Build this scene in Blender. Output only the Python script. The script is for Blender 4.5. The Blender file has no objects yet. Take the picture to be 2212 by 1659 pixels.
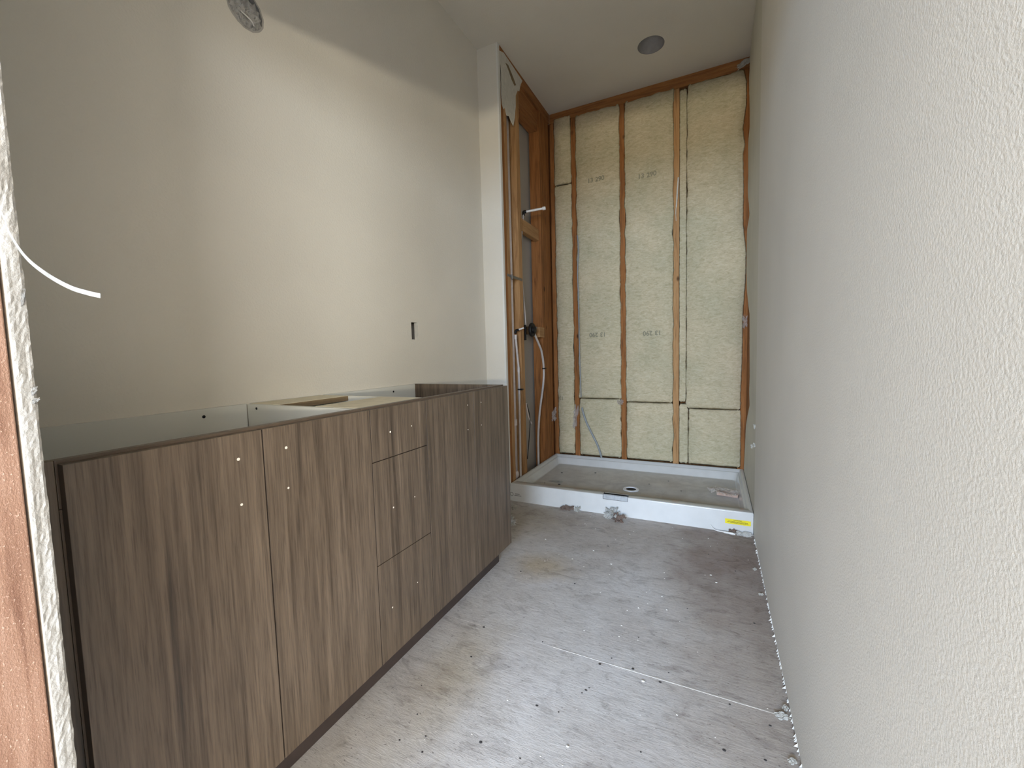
import bpy, bmesh, math, random
from mathutils import Vector, Matrix, noise
random.seed(7)
SC = bpy.context.scene
COL = SC.collection

# ------------------------------------------------------------------ camera
CAM_H = 1.0198
def cam_basis(yaw, pitch, roll):
    cy, sy = math.cos(yaw), math.sin(yaw)
    f = Vector((sy*math.cos(pitch), cy*math.cos(pitch), math.sin(pitch)))
    r = Vector((cy, -sy, 0)); u = r.cross(f)
    c, s = math.cos(roll), math.sin(roll)
    return f, c*r+s*u, -s*r+c*u
F_, R_, U_ = cam_basis(-.4533, -.0722, -.0266)
cd = bpy.data.cameras.new('camera'); cam = bpy.data.objects.new('camera', cd); COL.objects.link(cam)
cd.sensor_width = 36; cd.lens = 901.58/2212*36; cd.clip_start = .01
M = Matrix.Identity(4)
for i in range(3):
    M[i][0] = R_[i]; M[i][1] = U_[i]; M[i][2] = -F_[i]
M[0][3] = 0; M[1][3] = 0; M[2][3] = CAM_H
cam.matrix_world = M
SC.camera = cam

# ------------------------------------------------------------------ world, light, exposure
w = bpy.data.worlds.new('world'); SC.world = w; w.use_nodes = True
bg = w.node_tree.nodes['Background']; bg.inputs[0].default_value = (.75, .87, 1, 1); bg.inputs[1].default_value = .6
SC.view_settings.view_transform = 'Standard'; SC.view_settings.look = 'None'
SC.view_settings.exposure = 0.16; SC.view_settings.gamma = 1; SC.view_settings.use_curve_mapping = False
SC.cycles.max_bounces = 10; SC.cycles.diffuse_bounces = 6; SC.cycles.use_denoising = True

def area(name, loc, aim, sx, sy, power, col, spread=180):
    l = bpy.data.lights.new(name, 'AREA'); l.shape = 'RECTANGLE'; l.size = sx; l.size_y = sy
    l.energy = power; l.color = col; l.spread = math.radians(spread)
    o = bpy.data.objects.new(name, l); COL.objects.link(o); o.location = loc
    o.rotation_euler = Vector(aim).to_track_quat('-Z', 'Y').to_euler()
    return o
# daylight of the big window in the adjoining room: the sky comes down through it, the bright ground outside shines up
area('sky_daylight', (-.10, -3.38, 1.72), (0, 1, -.80), 2.3, .85, 330, (.48, .69, 1.0), 150)
area('ground_daylight', (-.10, -3.38, 1.075), (0, 1, .55), 2.3, .13, 155, (1.0, .88, .64))
area('sky_daylight_2', (3.0, -3.38, 1.72), (0, 1, -.45), 2.7, .85, 185, (.90, .95, 1.0))
area('ground_daylight_2', (3.0, -3.38, 1.075), (0, 1, .30), 2.7, .13, 165, (1.0, .91, .72))

# ------------------------------------------------------------------ materials
def nt(name):
    m = bpy.data.materials.new(name); m.use_nodes = True
    return m, m.node_tree.nodes, m.node_tree.links, m.node_tree.nodes['Principled BSDF']
def coords(N, L, world=False, scale=(1, 1, 1)):
    if world:
        g = N.new('ShaderNodeNewGeometry'); out = g.outputs['Position']
    else:
        g = N.new('ShaderNodeTexCoord'); out = g.outputs['Object']
    mp = N.new('ShaderNodeMapping'); mp.inputs['Scale'].default_value = scale
    L.new(out, mp.inputs['Vector']); return mp.outputs[0]
def noi(N, L, vec, scale, detail=4, rough=.55, dist=0):
    n = N.new('ShaderNodeTexNoise'); n.inputs['Scale'].default_value = scale; n.inputs['Detail'].default_value = detail
    n.inputs['Roughness'].default_value = rough; n.inputs['Distortion'].default_value = dist
    L.new(vec, n.inputs['Vector']); return n.outputs['Fac']
def ramp(N, L, fac, stops):
    r = N.new('ShaderNodeValToRGB'); e = r.color_ramp.elements
    while len(e) < len(stops): e.new(.5)
    for k, (p, c) in enumerate(stops):
        e[k].position = p; e[k].color = (*c, 1) if len(c) == 3 else c
    L.new(fac, r.inputs[0]); return r.outputs[0]
def mixc(N, L, fac, a, b, mode='MIX'):
    m = N.new('ShaderNodeMix'); m.data_type = 'RGBA'; m.blend_type = mode
    for k, v in ((0, fac), (6, a), (7, b)):
        if hasattr(v, 'links'): L.new(v, m.inputs[k])
        elif isinstance(v, (int, float)): m.inputs[k].default_value = v
        else: m.inputs[k].default_value = (*v, 1)
    return m.outputs[2]
def bump(N, L, B, h, strength, dist, prev=None):
    b = N.new('ShaderNodeBump'); b.inputs['Strength'].default_value = strength; b.inputs['Distance'].default_value = dist
    L.new(h, b.inputs['Height'])
    if prev: L.new(prev, b.inputs['Normal'])
    L.new(b.outputs[0], B.inputs['Normal']); return b.outputs[0]
def plain(name, col, rough=.6, metal=0, spec=.5):
    m, N, L, B = nt(name)
    v = coords(N, L)
    f = noi(N, L, v, 35, 3)
    c = ramp(N, L, f, [(.3, tuple(x*.9 for x in col)), (.7, tuple(min(1, x*1.07) for x in col))])
    L.new(c, B.inputs['Base Color']); B.inputs['Roughness'].default_value = rough
    B.inputs['Metallic'].default_value = metal; B.inputs['Specular IOR Level'].default_value = spec
    return m
def paint(name, col, tex, amp, blotch=.04):
    m, N, L, B = nt(name)
    v = coords(N, L, True)
    big = noi(N, L, v, 1.7, 3)
    c = ramp(N, L, big, [(.3, tuple(x*(1-blotch) for x in col)), (.7, tuple(min(1, x*(1+blotch)) for x in col))])
    L.new(c, B.inputs['Base Color']); B.inputs['Roughness'].default_value = .62; B.inputs['Specular IOR Level'].default_value = .3
    f = noi(N, L, v, tex, 4, .6)
    bump(N, L, B, f, amp, .004)
    return m
def wood(name, dark, mid, light, axis='z', knots=True):
    m, N, L, B = nt(name)
    s = {'z': (14, 14, 1.0), 'x': (1.0, 14, 14), 'y': (14, 1, 14)}[axis]
    v = coords(N, L, True, s)
    f = noi(N, L, v, 4.0, 6, .62, .6)
    c = ramp(N, L, f, [(.28, dark), (.5, mid), (.74, light)])
    if knots:
        v2 = coords(N, L, True, tuple({1.0: .55}.get(x, 1.0) for x in s))
        vo = N.new('ShaderNodeTexVoronoi'); vo.inputs['Scale'].default_value = 6.5; L.new(v2, vo.inputs['Vector'])
        k = ramp(N, L, vo.outputs['Distance'], [(.045, (0, 0, 0)), (.10, (1, 1, 1))])
        c = mixc(N, L, k, tuple(x*.45 for x in dark), c)
    L.new(c, B.inputs['Base Color']); B.inputs['Roughness'].default_value = .75; B.inputs['Specular IOR Level'].default_value = .25
    bump(N, L, B, f, .25, .003)
    return m
MAT = {}
MAT['wall'] = paint('cream wall paint', (.73, .695, .62), 140, .35)
MAT['wall_tex'] = paint('cream orange peel paint', (.72, .70, .65), 250, .30)
MAT['ceil'] = paint('ceiling paint', (.66, .62, .54), 120, .25)
MAT['raw_drywall'] = paint('raw drywall paper', (.61, .595, .52), 60, .5, .10)
MAT['grey_paper'] = paint('grey drywall back paper', (.40, .38, .35), 70, .3, .08)
MAT['gypsum'] = paint('broken gypsum', (.74, .73, .69), 160, .6, .1)
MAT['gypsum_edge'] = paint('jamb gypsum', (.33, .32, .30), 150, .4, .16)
MAT['paper'] = plain('torn paper', (.62, .60, .54), .8)
MAT['stud'] = wood('old fir framing', (.13, .050, .016), (.27, .108, .032), (.36, .155, .052))
MAT['stud_x'] = wood('old fir plate', (.15, .060, .019), (.31, .130, .042), (.40, .18, .065), 'x', False)
MAT['stud_y'] = wood('old fir plate along side', (.15, .060, .019), (.30, .125, .042), (.38, .17, .062), 'y', False)
MAT['stud_tan'] = wood('tan fir framing', (.22, .11, .042), (.40, .22, .095), (.50, .30, .14))
MAT['block'] = wood('pine block', (.28, .14, .055), (.38, .21, .09), (.47, .28, .13), 'y', False)
# rough sawn jamb, close to the camera
def jamb_mat():
    m, N, L, B = nt('rough sawn jamb')
    v = coords(N, L, True, (30, 30, 2.2)); f = noi(N, L, v, 3.2, 5, .6, .4)
    c = ramp(N, L, f, [(.3, (.17, .082, .050)), (.5, (.26, .145, .095)), (.75, (.34, .21, .15))])
    v2 = coords(N, L, True, (150, 330, 210)); g = noi(N, L, v2, 1.6, 4, .7)
    k = ramp(N, L, g, [(.60, (0, 0, 0)), (.70, (1, 1, 1))])
    c = mixc(N, L, k, c, (.70, .50, .40))
    L.new(c, B.inputs['Base Color']); B.inputs['Roughness'].default_value = .8
    bump(N, L, B, g, .6, .0016); return m
MAT['jamb'] = jamb_mat()
def laminate(name, k=1.0):
    m, N, L, B = nt(name)
    v = coords(N, L, True, (18, 18, .55)); f = noi(N, L, v, 2.6, 5, .6, .35)
    c = ramp(N, L, f, [(.28, (.055*k, .040*k, .028*k)), (.47, (.118*k, .087*k, .061*k)), (.62, (.150*k, .112*k, .080*k)), (.78, (.205*k, .158*k, .116*k))])
    v3 = coords(N, L, True, (190, 190, 7)); h = noi(N, L, v3, 1.5, 4, .65)
    kk = ramp(N, L, h, [(.30, (.60, .58, .56)), (.50, (1, 1, 1)), (.72, (1.22, 1.20, 1.18))])
    c = mixc(N, L, 1.0, c, kk, 'MULTIPLY')
    v4 = coords(N, L, True, (60, 60, 1.3)); q = noi(N, L, v4, 1.2, 3, .5)
    q2 = ramp(N, L, q, [(.33, (.66, .64, .61)), (.40, (1, 1, 1))])
    c = mixc(N, L, .8, c, q2, 'MULTIPLY')
    L.new(c, B.inputs['Base Color']); B.inputs['Roughness'].default_value = .42; B.inputs['Specular IOR Level'].default_value = .45
    bump(N, L, B, h, .12, .0006)
    return m
MAT['lam'] = laminate('brown woodgrain laminate')
MAT['lam_gap_shade'] = plain('laminate gap shade', (.060, .045, .036), .5)  # dark brown standing in for shadow between the door and drawer fronts
MAT['lam_edge'] = plain('laminate edge band', (.115, .085, .062), .4)
MAT['toe'] = plain('toe kick laminate', (.050, .036, .032), .45)
MAT['melamine'] = paint('pale melamine', (.66, .66, .61), 20, .0, .015)
MAT['cream_board'] = plain('cream board', (.72, .66, .50), .55)
MAT['chipcore'] = plain('chipboard core', (.20, .14, .075), .8)
MAT['hole_white'] = plain('chipped hole rim', (.85, .80, .72), .6)
MAT['black'] = plain('black plastic', (.010, .009, .009), .5, 0, .25)
MAT['dark_gap'] = plain('dark void', (.015, .012, .010), .9)
MAT['pex'] = plain('white plastic pipe', (.52, .47, .44), .35)
MAT['pvc'] = plain('white vent pipe', (.62, .55, .53), .4)
MAT['arm'] = plain('white stub pipe', (.80, .78, .76), .35)
MAT['brass'] = plain('dull brass', (.10, .055, .022), .4, .6)
MAT['steel'] = plain('galvanised steel', (.22, .20, .18), .45, .7)
MAT['cable'] = plain('grey cable', (.27, .29, .30), .55)
MAT['grey_box'] = plain('grey electrical box', (.20, .20, .20), .6)
MAT['ivory'] = plain('ivory box', (.70, .68, .62), .5)
MAT['yellow'] = plain('yellow sticker', (.78, .66, .015), .5)
MAT['ink'] = plain('sticker ink', (.13, .10, .01), .6)
MAT['greyink'] = plain('grey print', (.16, .15, .14), .6)
MAT['batt_ink'] = plain('faded stamp ink', (.25, .235, .165), .9)
MAT['tape'] = plain('white plastic strip', (.74, .73, .70), .4)
MAT['strap'] = plain('white plastic strap', (.50, .49, .46), .5)
MAT['filler'] = plain('joint filler', (.60, .57, .52), .8)
MAT['nail'] = plain('dark nail head', (.06, .055, .055), .6)
MAT['can'] = plain('recessed can', (.36, .34, .32), .5)
MAT['brownwood'] = plain('raw wood offcut', (.50, .34, .26), .8)
MAT['brownpaper'] = plain('brown scrap', (.30, .22, .18), .85)
def film_mat(name, col, alpha, rough=.25):
    m, N, L, B = nt(name)
    v = coords(N, L, False); f = noi(N, L, v, 60, 3)
    c = ramp(N, L, f, [(.3, tuple(x*.8 for x in col)), (.7, col)])
    L.new(c, B.inputs['Base Color']); B.inputs['Roughness'].default_value = rough; B.inputs['Alpha'].default_value = alpha
    return m
MAT['film'] = film_mat('clear plastic film', (.80, .74, .70), .38)
MAT['film_grey'] = film_mat('grey plastic bag', (.46, .45, .43), 1.0, .35)
MAT['clip'] = film_mat('grey plastic clip', (.80, .82, .84), 1.0, .10)
def batt_mat():
    m, N, L, B = nt('glass fibre batt')
    v = coords(N, L, True, (16, 16, 40)); f = noi(N, L, v, 1.7, 8, .72, .9)
    c = ramp(N, L, f, [(.30, (.40, .345, .225)), (.52, (.545, .48, .345)), (.74, (.65, .595, .465))])
    v2 = coords(N, L, True, (1, 1, 1)); g = noi(N, L, v2, 2.6, 3)
    c2 = ramp(N, L, g, [(.35, (.88, .90, .86)), (.65, (1.05, 1.02, .98))])
    c = mixc(N, L, 1.0, c, c2, 'MULTIPLY')
    v3 = coords(N, L, True, (60, 60, 200)); h = noi(N, L, v3, 1.3, 5, .7, .8)
    L.new(c, B.inputs['Base Color']); B.inputs['Roughness'].default_value = 1; B.inputs['Specular IOR Level'].default_value = .05
    b1 = bump(N, L, B, f, .40, .008); bump(N, L, B, h, .55, .003, b1)
    return m
MAT['batt'] = batt_mat()
def acrylic():
    m, N, L, B = nt('glossy white acrylic')
    v = coords(N, L, True); f = noi(N, L, v, 14, 4)
    c = ramp(N, L, f, [(.3, (.58, .58, .57)), (.7, (.62, .62, .61))])
    # dust film lying on the pan floor
    g = noi(N, L, v, 9, 6, .65, .5)
    d = ramp(N, L, g, [(.38, (.44, .41, .37)), (.62, (.56, .53, .48))])
    ge = N.new('ShaderNodeNewGeometry'); sp = N.new('ShaderNodeSeparateXYZ'); L.new(ge.outputs['Position'], sp.inputs[0])
    mr = N.new('ShaderNodeMapRange'); mr.inputs[1].default_value = .052; mr.inputs[2].default_value = .062
    mr.inputs[3].default_value = 1; mr.inputs[4].default_value = 0; L.new(sp.outputs[2], mr.inputs[0])
    sy = N.new('ShaderNodeMapRange'); sy.inputs[1].default_value = 2.60; sy.inputs[2].default_value = 2.61
    L.new(sp.outputs[1], sy.inputs[0])
    mu = N.new('ShaderNodeMath'); mu.operation = 'MULTIPLY'; L.new(mr.outputs[0], mu.inputs[0]); L.new(sy.outputs[0], mu.inputs[1])
    c = mixc(N, L, mu.outputs[0], c, d)
    L.new(c, B.inputs['Base Color'])
    ro = N.new('ShaderNodeMapRange'); ro.inputs[3].default_value = .10; ro.inputs[4].default_value = .6
    L.new(mu.outputs[0], ro.inputs[0]); L.new(ro.outputs[0], B.inputs['Roughness'])
    return m
MAT['acrylic'] = acrylic()
def ply():
    m, N, L, B = nt('sealed plywood subfloor')
    v = coords(N, L, True, (1, 1, 1))
    g = noi(N, L, v, 2.2, 5, .6)
    c = ramp(N, L, g, [(.30, (.46, .42, .39)), (.52, (.565, .535, .51)), (.72, (.625, .60, .59))])
    # fine grain dashes running across the room
    v1 = coords(N, L, True, (9, 46, 1)); d = noi(N, L, v1, 2.4, 7, .72, .7)
    k = ramp(N, L, d, [(.27, (.50, .48, .46)), (.41, (.90, .89, .89)), (.58, (1.0, 1.0, 1.0)), (.76, (1.12, 1.12, 1.14))])
    c = mixc(N, L, 1.0, c, k, 'MULTIPLY')
    # scattered dark pits
    v2 = coords(N, L, True, (26, 60, 1)); e = noi(N, L, v2, 3.0, 3, .6)
    k2 = ramp(N, L, e, [(.30, (.36, .34, .33)), (.38, (1, 1, 1))])
    c = mixc(N, L, .8, c, k2, 'MULTIPLY')
    # grey scuffs
    v6 = coords(N, L, True, (5, 9, 1)); sc_ = noi(N, L, v6, 1.6, 7, .7, 1.5)
    k3 = ramp(N, L, sc_, [(.34, (.66, .64, .63)), (.47, (.97, .97, .97)), (.62, (1.04, 1.04, 1.04))])
    c = mixc(N, L, .8, c, k3, 'MULTIPLY')
    ge = N.new('ShaderNodeNewGeometry')
    def spot(cx, cy, rx, ry, col, amt, ns):
        nonlocal c
        mp = N.new('ShaderNodeMapping'); mp.inputs['Location'].default_value = (-cx/rx, -cy/ry, 0); mp.inputs['Scale'].default_value = (1/rx, 1/ry, 0)
        L.new(ge.outputs['Position'], mp.inputs[0])
        le = N.new('ShaderNodeVectorMath'); le.operation = 'LENGTH'; L.new(mp.outputs[0], le.inputs[0])
        n = noi(N, L, v, ns, 4, .6)
        ad = N.new('ShaderNodeMath'); ad.operation = 'MULTIPLY_ADD'; L.new(n, ad.inputs[0]); ad.inputs[1].default_value = 1.4; L.new(le.outputs['Value'], ad.inputs[2])
        r = ramp(N, L, ad.outputs[0], [(.55, (amt, amt, amt)), (1.0, (0, 0, 0))])
        mr = N.new('ShaderNodeMapRange'); mr.inputs[1].default_value = .8; mr.inputs[2].default_value = 1.75
        mr.inputs[3].default_value = amt; mr.inputs[4].default_value = 0; L.new(ad.outputs[0], mr.inputs[0])
        c = mixc(N, L, mr.outputs[0], c, mixc(N, L, 1.0, c, col, 'MULTIPLY'))
    spot(.10, 2.20, .34, .75, (.58, .50, .47), .95, 4)     # dirty reddish corner by the shower
    spot(-.25, 2.40, .80, .42, (.80, .75, .70), .9, 4)
    spot(.16, 1.1, .34, .9, (.76, .71, .66), .9, 5); spot(.05, 1.7, .4, .6, (.84, .80, .76), .8, 3)
    spot(-.745, 1.02, .14, .34, (.86, .80, .68), .9, 7)      # tan scuffs in front of the doors
    spot(-.74, 1.80, .20, .16, (.85, .75, .58), .9, 6)
    spot(-1.0, 2.35, .3, .35, (.72, .66, .54), .8, 5)
    L.new(c, B.inputs['Base Color']); B.inputs['Roughness'].default_value = .72; B.inputs['Specular IOR Level'].default_value = .25
    v5 = coords(N, L, True, (26, 120, 1)); q = noi(N, L, v5, 2.0, 6, .75, 1.2)
    b1 = bump(N, L, B, d, .35, .004); bump(N, L, B, q, .6, .0022, b1)
    return m
MAT['ply'] = ply()

# ------------------------------------------------------------------ geometry helpers
def box(bm, x0, x1, y0, y1, z0, z1, bev=0):
    vs = [bm.verts.new((x, y, z)) for x in (x0, x1) for y in (y0, y1) for z in (z0, z1)]
    fs = [bm.faces.new([vs[i] for i in f]) for f in ((0, 1, 3, 2), (4, 6, 7, 5), (0, 4, 5, 1), (2, 3, 7, 6), (0, 2, 6, 4), (1, 5, 7, 3))]
    if bev > 0:
        es = list({e for f in fs for e in f.edges})
        bmesh.ops.bevel(bm, geom=es, offset=bev, segments=2, affect='EDGES', profile=.5)
def boxm(*a, bev=0):
    bm = bmesh.new(); box(bm, *a, bev=bev); return bm
def wloc(o):
    v = Vector(o.location)
    while o.parent: o = o.parent; v += Vector(o.location)
    return v
def build(name, bm, mat, parent=None, loc=None, smooth=False, **props):
    bmesh.ops.recalc_face_normals(bm, faces=bm.faces[:])
    if loc is None:
        xs = [v.co for v in bm.verts]
        loc = Vector(((min(v.x for v in xs)+max(v.x for v in xs))/2, (min(v.y for v in xs)+max(v.y for v in xs))/2, min(v.z for v in xs)))
    loc = Vector(loc)
    for v in bm.verts: v.co -= loc
    me = bpy.data.meshes.new(name); bm.to_mesh(me); bm.free()
    if smooth:
        for p in me.polygons: p.use_smooth = True
    me.materials.append(mat)
    o = bpy.data.objects.new(name, me); COL.objects.link(o)
    if parent: o.parent = parent; o.location = loc - wloc(parent)
    else: o.location = loc
    for k, v in props.items(): o[k] = v
    return o
def inst(src, parent, loc, name=None, rot=None):
    o = src.copy(); COL.objects.link(o)
    if name: o.name = name
    o.parent = parent; o.location = Vector(loc) - (wloc(parent) if parent else Vector())
    if rot: o.rotation_euler = rot
    return o
def thing(name, loc, label, cat, group=None):
    o = bpy.data.objects.new(name, None); COL.objects.link(o); o.location = loc; o.empty_display_size = .05
    o['label'] = label; o['category'] = cat
    if group: o['group'] = group
    return o
def spline(pts, n=10):
    P = [Vector(p) for p in pts]; P = [2*P[0]-P[1]]+P+[2*P[-1]-P[-2]]; out = []
    for i in range(1, len(P)-2):
        a, b, c, d = P[i-1:i+3]
        for k in range(n):
            t = k/n
            out.append(.5*((2*b)+(c-a)*t+(2*a-5*b+4*c-d)*t*t+(3*b-a-3*c+d)*t**3))
    out.append(P[-2]); return out
def tube(bm, pts, r, seg=10, n=8, curve=True):
    P = spline(pts, n) if curve else [Vector(p) for p in pts]
    rings = []; up = Vector((.3, .2, 1)).normalized(); prev = None
    for i, p in enumerate(P):
        t = (P[min(i+1, len(P)-1)]-P[max(i-1, 0)]).normalized()
        a = prev if prev else (t.cross(up) if abs(t.dot(up)) < .98 else t.cross(Vector((1, 0, 0))))
        a = (a - t*a.dot(t)).normalized(); prev = a; b = t.cross(a)
        rr = r[i*len(r)//len(P)] if isinstance(r, (list, tuple)) else r
        rings.append([bm.verts.new(p+rr*(math.cos(q)*a+math.sin(q)*b)) for q in [2*math.pi*k/seg for k in range(seg)]])
    for A, B in zip(rings, rings[1:]):
        for k in range(seg): bm.faces.new((A[k], A[(k+1) % seg], B[(k+1) % seg], B[k]))
    bm.faces.new(rings[0][::-1]); bm.faces.new(rings[-1])
def lathe(bm, c, axis, prof, seg=32):
    """prof: list of (distance along axis, radius)"""
    ax = Vector(axis).normalized(); a = ax.orthogonal().normalized(); b = ax.cross(a); c = Vector(c); rings = []
    for d, r in prof:
        rings.append([bm.verts.new(c+ax*d+r*(math.cos(2*math.pi*k/seg)*a+math.sin(2*math.pi*k/seg)*b)) for k in range(seg)])
    for A, B in zip(rings, rings[1:]):
        for k in range(seg): bm.faces.new((A[k], A[(k+1) % seg], B[(k+1) % seg], B[k]))
    if prof[0][1] > 1e-5: bm.faces.new(rings[0][::-1])
    if prof[-1][1] > 1e-5: bm.faces.new(rings[-1])
def extr(pts, off):
    """closed polygon (3D points) extruded by vector off"""
    bm = bmesh.new(); A = [bm.verts.new(p) for p in pts]; B = [bm.verts.new(Vector(p)+Vector(off)) for p in pts]
    bm.faces.new(A); bm.faces.new(B[::-1]); n = len(pts)
    for k in range(n): bm.faces.new((A[k], B[k], B[(k+1) % n], A[(k+1) % n]))
    return bm
def fbm(x, y, z, o=4):
    return noise.fractal(Vector((x, y, z)), 1.0, 2.0, o)
def sheet(c, ux, uy, w, h, amp, seed, nx=14, ny=14, thick=.0015, rag=.18, curl=0):
    """a crumpled thin sheet with ragged outline, spanned by ux, uy around c"""
    ux, uy, c = Vector(ux).normalized(), Vector(uy).normalized(), Vector(c); nn = ux.cross(uy).normalized(); bm = bmesh.new(); G = []
    for j in range(ny+1):
        row = []
        for i in range(nx+1):
            u, v = i/nx*2-1, j/ny*2-1
            # square -> rounded outline with noise
            ang = math.atan2(v, u); m = max(abs(u), abs(v))
            k = 1 + rag*fbm(math.cos(ang)*2.3+seed, math.sin(ang)*2.3, seed*1.7, 3)*1.5
            rr = k*(1-.18*m*(abs(u*v)))
            a, b = u*rr*w/2, v*rr*h/2
            d = amp*fbm(a*38/max(w, h)*.12+seed, b*38/max(w, h)*.12, seed, 4) + curl*m*m*h*.4
            row.append(bm.verts.new(c+ux*a+uy*b+nn*d))
        G.append(row)
    for j in range(ny):
        for i in range(nx): bm.faces.new((G[j][i], G[j][i+1], G[j+1][i+1], G[j+1][i]))
    bmesh.ops.solidify(bm, geom=bm.faces[:], thickness=thick)
    return bm
def holed_panel(o, e1, e2, nrm, thick, a, b, holes, seg=40):
    """rectangle a=(a0,a1), b=(b0,b1) in directions e1,e2 from o; holes: ('rect',u0,u1,v0,v1) or ('round',cu,cv,r)"""
    e1, e2, nrm, o = Vector(e1), Vector(e2), Vector(nrm), Vector(o); bm = bmesh.new()
    us, vs = {a[0], a[1]}, {b[0], b[1]}; H = []
    for h in holes:
        if h[0] == 'rect': q = h[1:5]
        else: q = (h[1]-h[3]*1.3, h[1]+h[3]*1.3, h[2]-h[3]*1.3, h[2]+h[3]*1.3)
        H.append((h, q)); us |= {q[0], q[1]}; vs |= {q[2], q[3]}
    us, vs = sorted(us), sorted(vs); cache = {}
    def V(u, v):
        k = (round(u, 5), round(v, 5))
        if k not in cache: cache[k] = bm.verts.new(o+e1*u+e2*v)
        return cache[k]
    for u0, u1 in zip(us, us[1:]):
        for v0, v1 in zip(vs, vs[1:]):
            hit = [h for h, q in H if q[0]-1e-6 <= u0 and u1 <= q[1]+1e-6 and q[2]-1e-6 <= v0 and v1 <= q[3]+1e-6]
            if not hit: bm.faces.new((V(u0, v0), V(u1, v0), V(u1, v1), V(u0, v1))); continue
            h = hit[0]
            if h[0] == 'round':
                cu, cv, r = h[1:4]; R = r*1.3; inner, outer = [], []
                for k in range(seg):
                    t = 2*math.pi*(k+.5)/seg; c_, s_ = math.cos(t), math.sin(t); m = max(abs(c_), abs(s_))
                    outer.append((cu+R*c_/m, cv+R*s_/m)); inner.append((cu+r*c_, cv+r*s_))
                IV = [V(*p) for p in inner]; OV = [V(*p) for p in outer]
                for k in range(seg):
                    k2 = (k+1) % seg; f = [IV[k], OV[k]]
                    p, q = outer[k], outer[k2]
                    if abs(p[0]-q[0]) > 1e-6 and abs(p[1]-q[1]) > 1e-6:   # passes a corner
                        f.append(V(cu+math.copysign(R, p[0]+q[0]-2*cu), cv+math.copysign(R, p[1]+q[1]-2*cv)))
                    f += [OV[k2], IV[k2]]; bm.faces.new(f)
    r = bmesh.ops.extrude_face_region(bm, geom=bm.faces[:])
    for v in [g for g in r['geom'] if isinstance(g, bmesh.types.BMVert)]: v.co += nrm*thick
    return bm

XW, XS, XR = -1.427, -1.2745, .197           # vanity wall, shower side wall, right wall
YD0, YD, YF, YB = .045, .1705, 2.545, 3.471  # doorway wall (outer, inner), shower front, back studs
ZC = 3.023

# ------------------------------------------------------------------ setting
floor = build('floor', boxm(-3.3, 4.6, -3.6, 3.75, -.12, -.02), MAT['ply'], kind='structure')
for (a, b, c, d) in ((-3.3, 4.6, -3.6, -1.1475), (-3.3, 4.6, -1.147, .0730), (-3.3, 4.6, .0735, 1.2927), (-3.3, 4.6, 1.2932, 2.5135), (-3.3, 4.6, 2.514, 3.75)):
    build('plywood_panel', boxm(a, b, c, d, -.02, 0, bev=.0003), MAT['ply'], floor)
bm = bmesh.new()
for k in range(60):                        # pale filler caught in the panel joint, thinner towards the vanity
    x0 = -.50+.0116*k; wd = .0003+.0013*min(1, k/22)+.0005*fbm(k*.7, 0, 3)
    box(bm, x0, x0+.0117, 1.293-wd-.0006, 1.293+wd, -.004, .0008)
build('joint_filler', bm, MAT['filler'], floor, kind='stuff')
NAILS = [(-0.813, 1.709), (-0.549, 1.706), (-0.772, 1.288), (-0.541, 1.302), (-0.812, 0.968), (-0.757, 0.879), (-0.692, 0.833), (-0.548, 0.879), (-0.435, 0.882), (-0.457, 1.046), (-0.392, 1.051), (-0.351, 1.143), (-0.343, 1.158), (-0.336, 1.17), (-0.749, 0.795), (-0.672, 0.793), (-0.735, 1.137), (-0.279, 1.713), (-0.09, 1.709), (-0.237, 1.459), (-0.302, 1.321), (-0.331, 1.28), (-0.229, 1.302), (-0.144, 1.28), (0.046, 1.276), (-0.124, 1.331), (0.139, 1.711), (0.092, 2.096), (-0.021, 2.221), (-0.551, 2.108), (-0.497, 2.119), (0.142, 1.244), (0.029, 1.116), (-0.162, 1.024), (0.12, 1.129)]
n0 = None
for k, (x, y) in enumerate(NAILS):
    if n0 is None:
        bm = bmesh.new(); lathe(bm, (x, y, 0), (0, 0, 1), [(0, .0042), (.0007, .0042), (.0009, .0028)], 10)
        n0 = build('nail_head', bm, MAT['nail'], floor, loc=(x, y, 0))
    else:
        o = inst(n0, floor, (x, y, 0)); s = random.choice((.55, .7, .9, 1.1)); o.scale = (s, s*random.uniform(.6, 1.1), 1)

# right wall: painted drywall, then unpainted drywall of the shower with a ragged far edge
wr = build('wall_right', boxm(XR+.0127, 4.6, -.02, 3.75, 0, ZC), MAT['stud'], kind='structure')
build('painted_drywall', boxm(XR, XR+.0127, -.02, 2.535, .006, ZC-.0005), MAT['wall_tex'], wr)
rag = [(0, 3.47), (.098, 3.47), (.2366, 3.39), (.4796, 3.29), (.56, 3.16), (.6577, 2.98), (.75, 3.03), (.84, 3.0), (1.05, 3.06), (1.2343, 3.09), (1.30, 3.22), (1.42, 3.38), (1.5652, 3.466), (1.75, 3.466), (1.8547, 3.44), (1.8879, 3.22), (2.0034, 3.33), (2.08, 3.42), (2.1536, 3.44), (2.2069, 3.40), (2.35, 3.45), (2.40, 3.465), (2.4548, 3.462), (2.4868, 3.33), (2.6, 3.35), (2.72, 3.40), (2.8776, 3.462), (2.90, 3.43), (2.95, 3.40), (2.985, 3.44)]
def ragy(z):
    for (a, b), (c, d) in zip(rag, rag[1:]):
        if a <= z <= c: return b+(d-b)*(z-a)/(c-a)+.010*fbm(0, z*30, 1, 4)
    return rag[-1][1]
poly = [(XR+.0005, 2.536, .012)]
z = .012
while z < 2.985: poly.append((XR+.0005, min(3.469, ragy(z)), z)); z += .012
poly += [(XR+.0005, 3.36, 2.995), (XR+.0005, 3.2, 3.004), (XR+.0005, 3.1, 3.010), (XR+.0005, 2.95, 3.012), (XR+.0005, 2.88, 3.020), (XR+.0005, 2.536, 3.0225)]
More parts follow.
